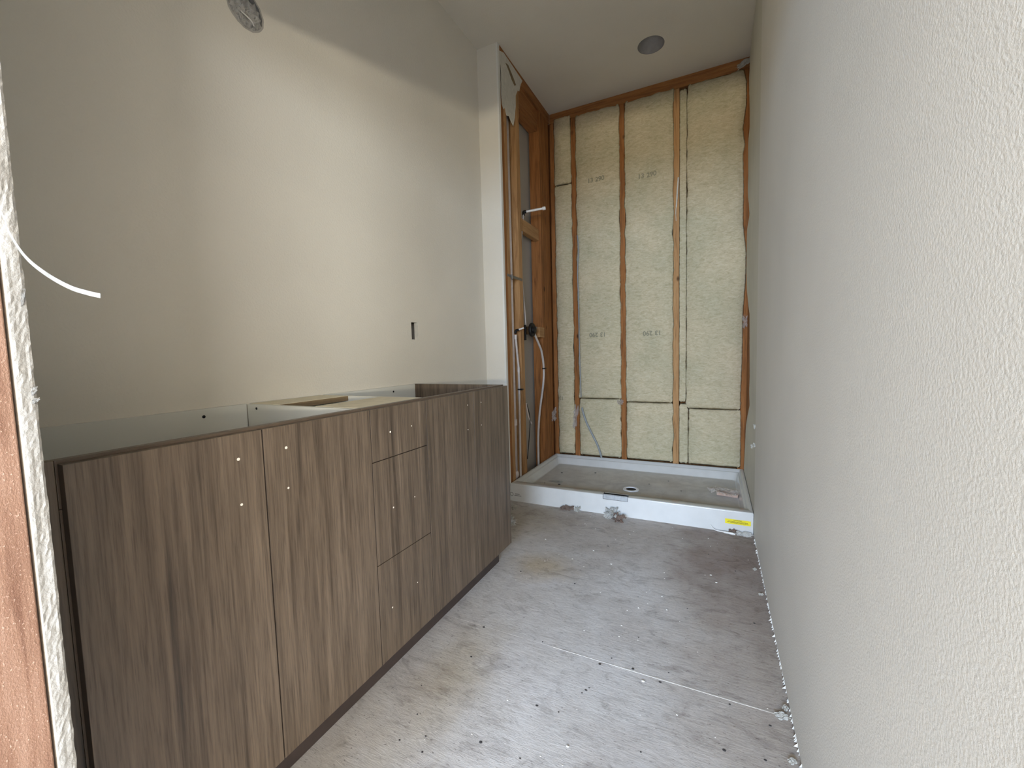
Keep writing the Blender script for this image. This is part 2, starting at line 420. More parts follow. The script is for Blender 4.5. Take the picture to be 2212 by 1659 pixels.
build('shower_drywall', extr(poly, (.012, 0, 0)), MAT['raw_drywall'], wr, label='bare drywall with a ragged torn far edge')
# crumbled paper along the floor line
bm = bmesh.new(); y = .35
while y < 2.50:
    s = random.uniform(.003, .010)
    if random.random() < .72:
        d = random.uniform(.001, .006)*(1.8 if random.random() < .12 else 1)
        a = [bm.verts.new((XR+.001, y, .004)), bm.verts.new((XR+.001, y+s, .0045)), bm.verts.new((XR-d, y+s*.5, .0005)), bm.verts.new((XR+.0005, y+s*.5, .013))]
        for f in ((0, 1, 2), (0, 2, 3), (1, 3, 2), (0, 3, 1)): bm.faces.new([a[i] for i in f])
    y += s*random.uniform(.8, 2.2)
build('frayed_paper_edge', bm, MAT['gypsum'], wr, kind='stuff')

# wall of the vanity
FX, OUTL = (.962, 2.197, .060), (1.7475, 1.8040, 1.106, 1.1985)
wl = build('wall_left', boxm(XW-.30, XW-.10, -.02, 2.75, 0, ZC), MAT['grey_paper'], kind='structure')
bm = holed_panel((XW, 0, 0), (0, 1, 0), (0, 0, 1), (-1, 0, 0), .0127, (YD, YF), (0, ZC), [('round', *FX), ('rect', *OUTL)])
build('painted_drywall', bm, MAT['wall'], wl)
build('outlet_box', boxm(XW-.06, XW-.056, OUTL[0]-.003, OUTL[1]+.003, OUTL[2]-.003, OUTL[3]+.003), MAT['black'], wl)
bm = bmesh.new()
box(bm, XW-.024, XW-.001, OUTL[1]-.0035, OUTL[1]-.0005, OUTL[2]+.001, OUTL[3]-.001)
box(bm, XW-.056, XW-.010, OUTL[0]+.001, OUTL[1]-.004, OUTL[2]+.0005, OUTL[2]+.004)
build('outlet_box_side', bm, MAT['ivory'], wl, label='pale side of the open outlet box')
build('outlet_box_side', boxm(XW-.056, XW-.006, OUTL[0]-.001, OUTL[0]+.001, OUTL[2], OUTL[3]), MAT['black'], wl)

# return wall beside the vanity and the open stud wall of the shower
we = build('wall_end', boxm(XW-.0127, XS-.0005, 2.5335, 2.5457, 0, ZC), MAT['wall'], kind='structure')
build('corner_return', boxm(XS-.0127, XS, 2.5333, 2.560, 0, ZC-.0005, bev=.0008), MAT['gypsum'], we, label='cut edge strip of the drywall corner')
# torn paper hanging at the top of the corner
tp = [(2.560, 2.985), (2.62, 3.008), (2.75, 3.003), (2.92, 2.995), (2.885, 2.95), (2.86, 2.89), (2.835, 2.885), (2.80, 2.83), (2.785, 2.75), (2.765, 2.66), (2.747, 2.60), (2.715, 2.615), (2.68, 2.635), (2.645, 2.62), (2.62, 2.66), (2.60, 2.64), (2.575, 2.66), (2.562, 2.72)]
bm = extr([(XS+.002+.006*fbm(y*9, z*9, 0, 3), y, z) for y, z in tp], (-.0015, 0, 0))
build('torn_paper_flap', bm, MAT['paper'], we, label='torn drywall paper hanging in a point')
bm = extr([(XS+.0045, y, z) for y, z in [(2.64, 2.955), (2.66, 2.95), (2.70, 2.925), (2.735, 2.90), (2.78, 2.885), (2.80, 2.90), (2.76, 2.925), (2.72, 2.945), (2.68, 2.965)]], (-.003, 0, 0))
build('bare_patch', bm, MAT['chipcore'], we)
build('paper_crack', extr([(XS+.0035, y, z) for y, z in [(2.563, 2.90), (2.569, 2.86), (2.566, 2.80), (2.572, 2.74), (2.566, 2.70), (2.569, 2.74), (2.562, 2.80), (2.563, 2.86)]], (-.003, 0, 0)), MAT['dark_gap'], we)

ws = build('wall_shower', boxm(-1.50, XS-.0127-.089-.003, 2.5465, 3.46, 0, ZC), MAT['grey_paper'], kind='structure')
XF = XS-.002            # face of the side studs
def stud(y0, y1, mat='stud', x1=XF, d=.089, z1=ZC-.078, parent=ws):
    return build('stud', boxm(x1-d, x1, y0, y1, .038, z1, bev=.0018), MAT[mat], parent)
stud(2.5605, 2.600); stud(2.6015, 2.645, 'stud_tan')
stud(2.790, 2.848, 'stud_tan')
stud(3.232, 3.270); stud(3.272, 3.309); stud(3.311, 3.349)
build('stud', boxm(XF-.140, XF, 3.3515, 3.4385, .0, ZC-.078, bev=.0015), MAT['stud'], ws)
build('top_plate', boxm(XF-.089, XF+.001, 2.552, 3.469, ZC-.038, ZC-.0005, bev=.001), MAT['stud_y'], ws)
build('top_plate', boxm(XF-.089, XF, 2.552, 3.469, ZC-.077, ZC-.0395, bev=.001), MAT['stud_y'], ws)
build('bottom_plate', boxm(XF-.089, XF-.002, 2.552, 3.350, 0, .0375), MAT['stud_y'], ws)
build('header_plate', boxm(XF-.089, XF-.012, 2.849, 3.231, ZC-.235, ZC-.079, bev=.001), MAT['stud_y'], ws)
build('blocking', boxm(XF-.060, XF-.020, 2.849, 3.231, 1.93, 2.02, bev=.001), MAT['block'], ws)
build('blocking', boxm(XF-.05, XF+.012, 3.13, 3.2315, 1.148, 1.228, bev=.0015), MAT['block'], ws, label='pale pine block behind the valve')
# splits in the corner studs
for (y, z0, z1) in ((3.271, 1.30, 1.49), (3.270, 1.12, 1.22), (3.272, .46, .86), (3.271, 1.6, 1.9)):
    pts = []; n = 9
    for k in range(n+1): z = z0+(z1-z0)*k/n; pts.append((XF+.0004, y-.002-.0025*math.sin(math.pi*k/n)+.001*fbm(z*9, 0, 0), z))
    for k in range(n, -1, -1): z = z0+(z1-z0)*k/n; pts.append((XF+.0004, y-.002+.0025*math.sin(math.pi*k/n)+.002*fbm(z*9, 3, 0), z))
    build('split', extr(pts, (-.001, 0, 0)), MAT['dark_gap'], ws)

# back wall: sheathing, studs, plates
wb = build('wall_back', boxm(-1.60, .60, YB+.14, YB+.26, 0, ZC), MAT['stud'], kind='structure')
def bstud(x0, x1, lean=0, mat='stud'):
    bm = boxm(x0, x1, YB, YB+.139, .038, ZC-.078, bev=.0018)
    for v in bm.verts: v.co.x += lean*(v.co.z-1.5)
    return build('stud', bm, MAT[mat], wb)
bstud(-1.2745, -1.236); bstud(-1.0895, -1.0475); bstud(-.6925, -.650); bstud(-.2930, -.250, 0, 'stud_tan'); bstud(.155, .215)
bm = boxm(-1.2745, .26, YB+.0005, YB+.139, ZC-.038, ZC-.0005, bev=.001); build('top_plate', bm, MAT['stud_x'], wb)
bm = boxm(-1.2745, .26, YB-.001, YB+.139, ZC-.077, ZC-.0395, bev=.001); build('top_plate', bm, MAT['stud_x'], wb)
build('bottom_plate', boxm(-1.2745, .215, YB+.001, YB+.139, 0, .0375), MAT['stud_x'], wb)

# doorway wall close to the camera: jamb stud, drywall edge, header
XJ = -.6256
wf = build('wall_front', boxm(-3.3, XJ-.10, YD0, .157, 0, ZC), MAT['stud'], kind='structure')
build('jamb_stud', boxm(XJ-.042, XJ-.004, YD0, .1553, .0, 2.03, bev=.0012), MAT['jamb'], wf, label='rough sawn jamb stud at the doorway')
build('trimmer_stud', boxm(XJ-.098, XJ-.0425, YD0, .1553, .0, 2.10), MAT['stud'], wf)
bm = bmesh.new(); rows = []
nz = 420
for k in range(nz+1):
    z = 2.0*k/nz; row = []
    for j in range(7):
        t = j/6; y = .1578+.0127*t
        e = .0011*fbm(z*11, t*1.4, 5, 4)+.0007*fbm(z*110, t*9, 9, 3)
        if j == 6: e -= .0010
        if j == 6: y += .0007*fbm(z*60, 3, 2, 4)
        row.append(bm.verts.new((XJ+e, y, z)))
    rows.append(row)
for A, B in zip(rows, rows[1:]):
    for j in range(6): bm.faces.new((A[j], A[j+1], B[j+1], B[j]))
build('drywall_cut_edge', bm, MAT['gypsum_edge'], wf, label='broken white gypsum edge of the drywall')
build('drywall_sheet', boxm(-3.3, XJ-.004, .1578, YD, 0, ZC), MAT['wall'], wf)
build('drywall_above_doorway', boxm(XJ-.004, XR, .1578, YD, 2.0, ZC), MAT['wall'], wf)
build('header_beam', boxm(XJ-.10, XR, YD0, .1555, 2.0, 2.33), MAT['stud_x'], wf)
build('wall_above_header', boxm(XJ-.10, XR, YD0, .157, 2.331, ZC), MAT['wall'], wf)
build('drywall_outer_sheet', boxm(-3.3, XJ-.002, .030, .044, 0, ZC), MAT['wall'], wf)
build('drywall_outer_sheet', boxm(XJ-.001, XR, .030, .044, 2.0, ZC), MAT['wall'], wf)
# torn paper bits on the edge
for (z, hh, dd) in ((.995, .010, .006), (.985, .006, .009), (.52, .012, .004), (.30, .016, .004), (.17, .010, .005), (1.09, .02, .003)):
    build('torn_paper', sheet((XJ+.001, .168, z), (.6, .8, .2), (0, .2, 1), dd*.9, hh*.9, .0015, z*7, 6, 6, .0005, .2), MAT['gypsum_edge'], wf)

# the adjoining room the daylight comes through
wsb = build('wall_rear', boxm(-3.3, -1.6, -3.6, -3.45, 0, ZC), MAT['wall'], kind='structure')
build('wall_panel', boxm(1.2, 1.6, -3.6, -3.45, 0, ZC), MAT['wall'], wsb)
build('wall_panel', boxm(4.4, 4.6, -3.6, -3.45, 0, ZC), MAT['wall'], wsb)
build('wall_panel', boxm(1.6, 4.4, -3.6, -3.45, 0, 1.0), MAT['wall'], wsb)
build('wall_panel', boxm(1.6, 4.4, -3.6, -3.45, 2.2, ZC), MAT['wall'], wsb)
w2 = build('window_2', boxm(1.6, 1.65, -3.58, -3.50, 1.0, 2.2), MAT['melamine'], kind='structure')
for a in ((4.35, 4.4, 1.0, 2.2), (3.225, 3.275, 1.05, 2.15), (1.65, 4.35, 1.0, 1.05), (1.65, 4.35, 2.15, 2.2)):
    build('window_frame', boxm(a[0], a[1], -3.58, -3.50, a[2], a[3]), MAT['melamine'], w2)
build('wall_panel', boxm(-1.6, 1.2, -3.6, -3.45, 0, 1.0), MAT['wall'], wsb)
build('wall_panel', boxm(-1.6, 1.2, -3.6, -3.45, 2.2, ZC), MAT['wall'], wsb)
w1 = build('window_1', boxm(-1.6, -1.55, -3.58, -3.50, 1.0, 2.2), MAT['melamine'], kind='structure')
for a in ((1.15, 1.2, 1.0, 2.2), (-.225, -.175, 1.05, 2.15), (-1.55, 1.15, 1.0, 1.05), (-1.55, 1.15, 2.15, 2.2)):
    build('window_frame', boxm(a[0], a[1], -3.58, -3.50, a[2], a[3]), MAT['melamine'], w1)
build('wall_west', boxm(-3.4, -3.3, -3.6, 3.75, 0, ZC), MAT['wall'], kind='structure')
build('wall_east', boxm(4.6, 4.7, -3.6, 3.75, 0, ZC), MAT['wall'], kind='structure')

# ceiling with the hole of the can light
CAN = (-.395, 3.035, .083)
ce = build('ceiling', boxm(-3.4, 4.7, -3.6, 3.75, ZC+.14, ZC+.22), MAT['grey_paper'], kind='structure')
bm = holed_panel((0, 0, ZC), (1, 0, 0), (0, 1, 0), (0, 0, 1), .0127, (-3.3, 4.6), (-3.6, 3.75), [('round', *CAN)])
build('ceiling_drywall', bm, MAT['ceil'], ce)
t = thing('can_light', (CAN[0], CAN[1], ZC), 'round grey recessed light can in the ceiling above the shower', 'light')
bm = bmesh.new(); lathe(bm, (CAN[0], CAN[1], ZC-.001), (0, 0, 1), [(0, .0825), (.004, .0815), (.06, .072), (.095, .050), (.108, .020), (.110, .001)], 40)
for f in [f for f in bm.faces if len(f.verts) > 10 and f.calc_center_median().z < ZC+.01]: bm.faces.remove(f)
build('reflector', bm, MAT['can'], t, smooth=True)
bm = bmesh.new(); lathe(bm, (CAN[0]-.01, CAN[1], ZC+.075), (0, 0, 1), [(0, .018), (.03, .018)], 20)
build('socket', bm, MAT['black'], t)
bm = bmesh.new()
for k in range(40):
    a0, a1 = 2*math.pi*k/40, 2*math.pi*(k+1)/40
    P = [(CAN[0]+r*math.cos(a), CAN[1]+r*math.sin(a), ZC-.0006) for r, a in ((.0815, a0), (.0845, a0), (.0845, a1), (.0815, a1))]
    bm.faces.new([bm.verts.new(p) for p in P])
bmesh.ops.remove_doubles(bm, verts=bm.verts[:], dist=1e-5); bmesh.ops.solidify(bm, geom=bm.faces[:], thickness=.0006)
build('rim', bm, MAT['grey_box'], t)

# fixture box in the vanity wall, stuffed with a plastic bag
t = thing('fixture_box', (XW-.02, FX[0], FX[1]-.06), 'round electrical box stuffed with grey plastic high on the vanity wall', 'electrical box')
bm = bmesh.new(); lathe(bm, (XW-.001, FX[0], FX[1]), (-1, 0, 0), [(0, .0595), (.05, .0585), (.052, .001)], 32)
for f in [f for f in bm.faces if len(f.verts) > 10 and f.calc_center_median().x > XW-.01]: bm.faces.remove(f)
build('box', bm, MAT['grey_box'], t, smooth=True)
bm = bmesh.new(); G = []
for j in range(14):
    r = .0585*j/13; row = []
    for k in range(44):
        a = 2*math.pi*k/44; yy, zz = r*math.cos(a), r*math.sin(a)*1.0
        d = .030*(.5-abs(fbm(yy*55, zz*26+yy*25, 3, 2)))+.010*abs(fbm(yy*120, zz*50, 1, 2))
        row.append(bm.verts.new((XW-.022+d*1.2-(.003 if j > 12 else 0), FX[0]+yy, FX[1]+zz)))
    G.append(row)
for A, B in zip(G, G[1:]):
    for k in range(44): bm.faces.new((A[k], A[(k+1) % 44], B[(k+1) % 44], B[k]))
bmesh.ops.remove_doubles(bm, verts=bm.verts[:], dist=1e-5); bmesh.ops.solidify(bm, geom=bm.faces[:], thickness=.001)
build('plastic_bag', bm, MAT['film_grey'], t, label='crumpled grey plastic bag')
build('wire_end', (lambda b: (tube(b, [(XW-.004, .945, 2.185), (XW+.004, .975, 2.170), (XW-.002, .990, 2.162)], .0022), b)[1])(bmesh.new()), MAT['tape'], t)
bm = bmesh.new(); 
for k in range(40):
    a0, a1 = 2*math.pi*k/40, 2*math.pi*(k+1)/40
    q = lambda a, r: (XW+.0005, FX[0]+(r+.0035*fbm(math.cos(a)*4, math.sin(a)*4, 2))*math.cos(a), FX[1]+(r+.0035*fbm(math.cos(a)*4, math.sin(a)*4, 2))*math.sin(a))
    bm.faces.new([bm.verts.new(p) for p in (q(a0, .058), q(a0, .064), q(a1, .064), q(a1, .058))])
bmesh.ops.remove_doubles(bm, verts=bm.verts[:], dist=1e-5); bmesh.ops.solidify(bm, geom=bm.faces[:], thickness=.0006)
build('rim', bm, MAT['grey_paper'], t)

# ------------------------------------------------------------------ vanity cabinet
ZT, ZTOP, XD, XC = .8705, .876, -.8817, -.9017
van = thing('vanity_cabinet', (-1.16, 1.0, 0), 'long brown woodgrain vanity base cabinet without a worktop', 'cabinet')
B_ = .0006
build('side_panel', boxm(XW+.003, XC, 1.7375, 1.7555, .10, ZTOP, bev=B_), MAT['lam'], van, label='woodgrain end panel beside the return wall')
build('side_panel', boxm(XW+.003, XC, .1860, .2030, .10, ZTOP, bev=B_), MAT['melamine'], van)
build('partition', boxm(XW+.018, XC-.0185, .8625, .8785, .10, ZTOP-.001, bev=B_), MAT['melamine'], van)
build('partition', boxm(XW+.018, XC-.0185, 1.160, 1.176, .10, ZTOP-.001, bev=B_), MAT['melamine'], van)
build('back_panel', boxm(XW+.003, XW+.016, .2035, .8620, .10, ZTOP, bev=B_), MAT['melamine'], van)
build('back_panel', boxm(XW+.003, XW+.016, .8790, 1.1595, .10, ZTOP, bev=B_), MAT['melamine'], van)
build('back_panel', boxm(XW+.003, XW+.016, 1.1765, 1.7370, .10, ZTOP, bev=B_), MAT['melamine'], van)
build('bottom_panel', boxm(XW+.0165, XC-.0190, .2035, 1.7370, .082, .0995, bev=B_), MAT['melamine'], van)
build('front_rail', boxm(XC-.018, XC, .2560, .8690, .80, ZTOP, bev=B_), MAT['lam_edge'], van)
build('front_rail', boxm(XC-.018, XC, .8700, 1.7370, .80, ZTOP, bev=B_), MAT['lam_edge'], van)
build('rear_stretcher', boxm(XW+.0165, -1.268, .8790, 1.1595, ZTOP-.018, ZTOP, bev=B_), MAT['cream_board'], van)
build('stretcher_edge', boxm(-1.2678, -1.2665, .8790, 1.1595, ZTOP-.0185, ZTOP-.001), MAT['chipcore'], van, label='raw chipboard edge of the rear stretcher')
build('front_stretcher', boxm(-1.10, XC-.0190, .8790, 1.1595, ZTOP-.018, ZTOP, bev=B_), MAT['cream_board'], van)
for y in (.250, .8790): 
    pass
build('filler_strip', boxm(XC-.018, XC, .186, .2555, .0995, ZTOP, bev=B_), MAT['lam'], van, label='filler strip beside the doorway')
build('side_stile', boxm(XC-.018, XC, .2560, .30, .0995, .799), MAT['lam_edge'], van)
build('toe_kick', boxm(-.9671, -.9491, .20, 1.7501, 0, .0815, bev=B_), MAT['toe'], van)
build('toe_kick_return', boxm(XW+.003, -.9675, 1.738, 1.7501, 0, .0815), MAT['toe'], van)
def front(name, y0, y1, z0, z1):
    o = build(name, boxm(XC+.0008, XD, y0+.0013, y1-.0013, z0, z1, bev=.0007), MAT['lam'], van)
    o.data.materials.append(MAT['lam_gap_shade'])                  # shade of the gaps painted onto the narrow sides and undersides
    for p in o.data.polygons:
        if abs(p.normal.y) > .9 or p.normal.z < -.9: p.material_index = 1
    return o
D = []
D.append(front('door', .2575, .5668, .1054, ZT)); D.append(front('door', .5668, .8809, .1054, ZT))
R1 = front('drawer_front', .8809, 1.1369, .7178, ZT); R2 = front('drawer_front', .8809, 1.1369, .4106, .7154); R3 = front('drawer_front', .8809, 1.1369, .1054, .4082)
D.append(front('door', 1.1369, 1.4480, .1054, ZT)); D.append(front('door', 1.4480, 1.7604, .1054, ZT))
def hole(parent, y, z, s=1.0, dark=False):
    bm = bmesh.new(); lathe(bm, (XD-.002, y, z), (1, 0, 0), [(0, .0022*s), (.0024, .0022*s), (.0026, .0015*s)], 10)
    h = build('handle_hole', bm, MAT['hole_white'], parent)
for p, y, z, s in ((D[0], .5135, .8181, 1.5), (D[0], .5132, .7225, 1.25), (D[1], .6203, .8192, 1.5), (D[1], .6194, .7253, 1.15), (R1, .9604, .794, 1.4), (R1, 1.0594, .7957, .9), (R2, .9588, .5606, 1.2), (R2, 1.0599, .561, .9), (R3, .9339, .2556, 1.1), (R3, 1.0548, .272, .9), (D[2], 1.4022, .8216, 1.0), (D[2], 1.3994, .7236, .9), (D[3], 1.5082, .8204, 1.0), (D[3], 1.506, .7245, .8)):
    hole(p, y, z, s)
for (y, z) in ((.7292, .862), (1.5726, .861)):
    bm = bmesh.new(); lathe(bm, (XW+.0155, y, z-.010), (1, 0, 0), [(0, .0048), (.0015, .0048), (.002, .003)], 12)
    build('mounting_screw', bm, MAT['black'], van)
bm = bmesh.new(); lathe(bm, (-1.36, .8618, .862), (0, -1, 0), [(0, .0042), (.0012, .0042)], 12)
build('mounting_screw', bm, MAT['black'], van)

# ------------------------------------------------------------------ shower base
def rrect(x0, x1, y0, y1, r, z, n=6):
    P = []
    for cx, cy, a in ((x1-r, y1-r, 0), (x0+r, y1-r, 90), (x0+r, y0+r, 180), (x1-r, y0+r, 270)):
        for k in range(n+1):
            t = math.radians(a+90*k/n); P.append((cx+r*math.cos(t), cy+r*math.sin(t), z))
    return P
sb = thing('shower_tray', (-.54, 3.0, 0), 'low white acrylic shower base on the plywood floor', 'shower tray')
X0, X1, Y0, Y1 = -1.2735, .196, YF, 3.4665
ringdef = [rrect(X0, X1, Y0, Y1, .004, 0), rrect(X0, X1, Y0, Y1, .004, .117), rrect(X0+.0015, X1-.0015, Y0+.0015, Y1-.0015, .005, .1215), rrect(X0+.005, X1-.005, Y0+.006, Y1-.005, .006, .1235),
    rrect(X0+.024, X1-.024, Y0+.060, Y1-.026, .010, .1235), rrect(X0+.026, X1-.026, Y0+.063, Y1-.028, .010, .108), rrect(X0+.036, X1-.036, Y0+.072, Y1-.044, .016, .107), rrect(X0+.040, X1-.040, Y0+.077, Y1-.049, .020, .102),
    rrect(X0+.062, X1-.052, Y0+.105, Y1-.088, .030, .064), rrect(X0+.072, X1-.060, Y0+.115, Y1-.098, .030, .056)]
CX, CY = -.522, 2.93
bm = bmesh.new(); RR = [[bm.verts.new(p) for p in r] for r in ringdef]
for s, zz in ((.5, .052), (.12, .049)):
    RR.append([bm.verts.new((CX+(p[0]-CX)*s, CY+(p[1]-CY)*s, zz)) for p in ringdef[-1]])
n = len(RR[0])
RR.append([bm.verts.new((CX+.045*math.cos(a), CY+.045*math.sin(a), .0475)) for a in [math.atan2(ringdef[-1][k][1]-CY, ringdef[-1][k][0]-CX) for k in range(n)]])
for A, B in zip(RR, RR[1:]):
    for k in range(n): bm.faces.new((A[k], A[(k+1) % n], B[(k+1) % n], B[k]))
tray = build('basin', bm, MAT['acrylic'], sb, smooth=True)
tray.modifiers.new('w', 'WEIGHTED_NORMAL')
for p in tray.data.polygons: p.use_smooth = True
try: tray.data.set_sharp_from_angle(angle=math.radians(28))
except Exception: pass
bm = bmesh.new(); lathe(bm, (CX, CY, .0475), (0, 0, 1), [(0, .054), (.0075, .052), (.0085, .048), (.0075, .037), (.002, .034), (.001, .033)], 36)
build('drain_ring', bm, MAT['arm'], sb, smooth=False, label='white rim of the open drain')
bm = bmesh.new(); lathe(bm, (CX, CY, .0505), (0, 0, 1), [(0, .0345), (.0005, .0345)], 30)
build('drain_hole', bm, MAT['dark_gap'], sb)
s0 = None
for (x, y) in ((-1.19, 3.456), (-.672, 3.456), (-.2656, 3.456), (-1.263, 3.45), (-1.263, 2.95), (-.07, 3.456)):
    if s0 is None:
        bm = bmesh.new(); lathe(bm, (x, y, .1235), (0, 0, 1), [(0, .0055), (.002, .0045), (.0026, .002)], 10); s0 = build('screw', bm, MAT['steel'], sb, loc=(x, y, .1235))
    else: inst(s0, sb, (x, y, .1235))
# printed mark at the left end of the front
bm = bmesh.new()
for k in range(20):
    a0, a1 = 2*math.pi*k/20, 2*math.pi*(k+1)/20
    bm.faces.new([bm.verts.new((-1.268+.0+r*math.cos(a)+.004, Y0-.0006, .047+r*math.sin(a))) for r, a in ((.010, a0), (.0135, a0), (.0135, a1), (.010, a1))])
bmesh.ops.remove_doubles(bm, verts=bm.verts[:], dist=1e-5)
box(bm, -1.238, -1.204, Y0-.0008, Y0-.0002, .0495, .0540); box(bm, -1.244, -1.192, Y0-.0008, Y0-.0002, .0385, .0425)
build('printed_mark', bm, MAT['greyink'], sb)
st = thing('warning_sticker', (.121, Y0-.001, .055), 'yellow warning sticker near the right end of the shower base front', 'sticker')
def onfront(x0, x1, z0, z1, y, mat, name, parent, slope=0):
    return build(name, extr([(x0, y, z0), (x1, y, z0+slope), (x1, y, z1+slope), (x0, y, z1)], (0, .0004, 0)), mat, parent)
onfront(.058, .183, .048, .0755, Y0-.0006, MAT['yellow'], 'backing', st)
def text(body, size, mat, parent, name, to3d, flip=False):
    cu = bpy.data.curves.new('t', 'FONT'); cu.body = body; cu.size = size; cu.align_x = 'CENTER'; cu.align_y = 'CENTER'; cu.offset = size*.022
    ob = bpy.data.objects.new('t', cu); COL.objects.link(ob); bpy.context.view_layer.update()
    me = bpy.data.meshes.new_from_object(ob.evaluated_get(bpy.context.evaluated_depsgraph_get())); bpy.data.objects.remove(ob); bpy.data.curves.remove(cu)
    bm = bmesh.new(); bm.from_mesh(me); bpy.data.meshes.remove(me)
    for v in bm.verts:
        u, w_ = v.co.x, v.co.y
        if flip: u, w_ = -u, -w_
        v.co = Vector(to3d(u, w_))
    return build(name, bm, mat, parent)
text('WARNING', .0085, MAT['ink'], st, 'lettering', lambda u, v: (.1195+u, Y0-.0011, .0700+v))
bm = bmesh.new(); rnd = random.Random(3)
for row, (xa, xb) in enumerate(((.072, .165), (.069, .170), (.085, .168))):
    x = xa
    while x < xb:
        l = rnd.uniform(.003, .009); box(bm, x, x+l, Y0-.0011, Y0-.0007, .0620-.0040*row, .0638-.0040*row); x += l+.0012
build('small_print', bm, MAT['ink'], st, kind='stuff')
# clip over the threshold
t = thing('plastic_clip', (-.548, Y0, .11), 'grey clear plastic clip folded over the shower base front edge', 'clip')
prof = [(2.590, .1255), (2.575, .1262), (2.556, .1262), (2.549, .1255), (2.5445, .1225), (2.5425, .117), (2.5415, .099)]
bm = bmesh.new(); A = [[bm.verts.new((x, y, z)) for y, z in prof] for x in (-.625, -.473)]
for k in range(len(prof)-1): bm.faces.new((A[0][k], A[0][k+1], A[1][k+1], A[1][k]))
bmesh.ops.solidify(bm, geom=bm.faces[:], thickness=.0016)
build('cover', bm, MAT['clip'], t, smooth=False)
for x in (-.625, -.473):
    bm = bmesh.new(); tube(bm, [(x, y-.0005, z) for y, z in prof], .0013, 6, 2); build('edge', bm, MAT['greyink'], t)
bm = bmesh.new(); tube(bm, [(-.625, 2.5408, .0985), (-.473, 2.5408, .0985)], .0013, 6, curve=False); build('edge', bm, MAT['greyink'], t)

# ------------------------------------------------------------------ insulation batts
def batt(x0, x1, z0, z1, label, seed, bulge=.022, ov=.004, top_slope=0, txt=None, rag=.009, rightfn=None, group='fibre batts between the studs'):
    x0 -= ov; x1 += ov if not rightfn else 0
    nx = max(8, int((x1-x0)/.009)); nz = max(10, int((z1-z0)/.013)); bm = bmesh.new()
    def edge(z, side): return rag*fbm(seed+side*5, z*7, 0, 3)+.0035*fbm(seed+side*3, z*55, 2, 3)
    def surf(x, z):
        dx = min(x-x0, x1-x); dz = min(z-z0, z1-z)
        k = 1-math.exp(-max(dx, 0)/.028); kz = 1-math.exp(-max(dz, 0)/.012)
        y = YB-.0035+.006*(1-min(k, kz))-bulge*k*kz
        y += .0075*fbm(x*4+seed, z*2.2, seed, 3)+.0022*fbm(x*22, z*48, seed, 3)
        return min(y, YB-.0025) if dx < .012 else y
    G = []
    for j in range(nz+1):
        tz = j/nz; row = []
        for i in range(nx+1):
            tx = i/nx
            zt = z1+top_slope*((tx-.5)*(x1-x0))+.006*fbm(tx*5+seed, 7, 0, 3)*(1 if z1 > 2.5 else .15); zb = z0+.0015*fbm(tx*6+seed, 2, 0, 3)
            z = zb+(zt-zb)*tz
            xa, xb = x0+edge(z, 0), x1+edge(z, 1)
            if rightfn: xb = rightfn(z)+.003*fbm(seed, z*40, 0, 3)
            # round the four corners a little
            cz = min(tz, 1-tz)*(z1-z0); sh = .008*math.exp(-cz/.008)
            x = xa+sh+(xb-xa-2*sh)*tx
            row.append(bm.verts.new((x, surf(x0+(x1-x0)*tx, z0+(z1-z0)*tz), z)))
        G.append(row)
    for j in range(nz):
        for i in range(nx): bm.faces.new((G[j][i], G[j][i+1], G[j+1][i+1], G[j+1][i]))
    rim = [G[0][i] for i in range(nx+1)]+[G[j][nx] for j in range(1, nz+1)]+[G[nz][i] for i in range(nx-1, -1, -1)]+[G[j][0] for j in range(nz-1, 0, -1)]
    cx, cz = (x0+x1)/2, (z0+z1)/2
    def inn(co, y, s): return bm.verts.new((co.x-math.copysign(min(s, abs(co.x-cx)), co.x-cx), y, co.z-math.copysign(min(s, abs(co.z-cz)), co.z-cz)))
    R1_ = [inn(v.co, v.co.y+.0016, .006) for v in rim]; R2_ = [inn(v.co, YB+.085, .006) for v in rim]; m = len(rim)
    for A, B in ((rim, R1_), (R1_, R2_)):
        for k in range(m): bm.faces.new((A[k], A[(k+1) % m], B[(k+1) % m], B[k]))
    bm.faces.new(R2_)
    root = build('insulation_batt', bm, MAT['batt'], None, smooth=True, label=label, category='insulation', group=group)
    for (body, tx_, tz_, flip, size) in [(b, x+(o if not f else -o), z, f, q) for (bb, x, z, f, q) in (txt or []) for b, o in (((bb, 0),) if len(bb) < 3 else (('13', -.052), ('290', .026)))]:
        text(body, size, MAT['batt_ink'], root, 'stamped_number', lambda u, v: (tx_+u, surf(min(max(tx_+u, x0+.02), x1-.02), tz_+v)-.0022, tz_+v+(.06*u if not flip else .0)), flip)
    return root
batt(-1.234, -1.092, 2.427, 2.975, 'narrow upper fibre batt in the corner bay left of the first stud', 1, .03)
batt(-1.236, -1.092, .13, 2.430, 'tall narrow fibre batt in the corner bay, lower of the two', 2, .026, txt=[('13', -1.206, .622, True, .045)])
batt(-1.046, -.694, .6225, 2.955, 'tall fibre batt in the first wide bay from the corner', 3, txt=[('13  290', -.870, 2.405, False, .049), ('13  290', -.884, 1.160, True, .049)])
batt(-1.044, -.696, .13, .626, 'short lower fibre batt with a folded corner and cable across it', 4, .024)
batt(-.648, -.294, .6005, 2.955, 'tall fibre batt in the middle bay, stamped twice', 5, txt=[('13  290', -.472, 2.357, False, .049), ('13  290', -.452, 1.154, True, .049)])
batt(-.646, -.294, .13, .604, 'short lower fibre batt in the middle bay', 6)
batt(-.244, -.203, .612, 2.93, 'thin upper fibre strip right of the third stud', 7, .010, rag=.002)
batt(-.244, -.186, .13, .600, 'thin lower fibre strip right of the third stud', 8, .010, rag=.002)
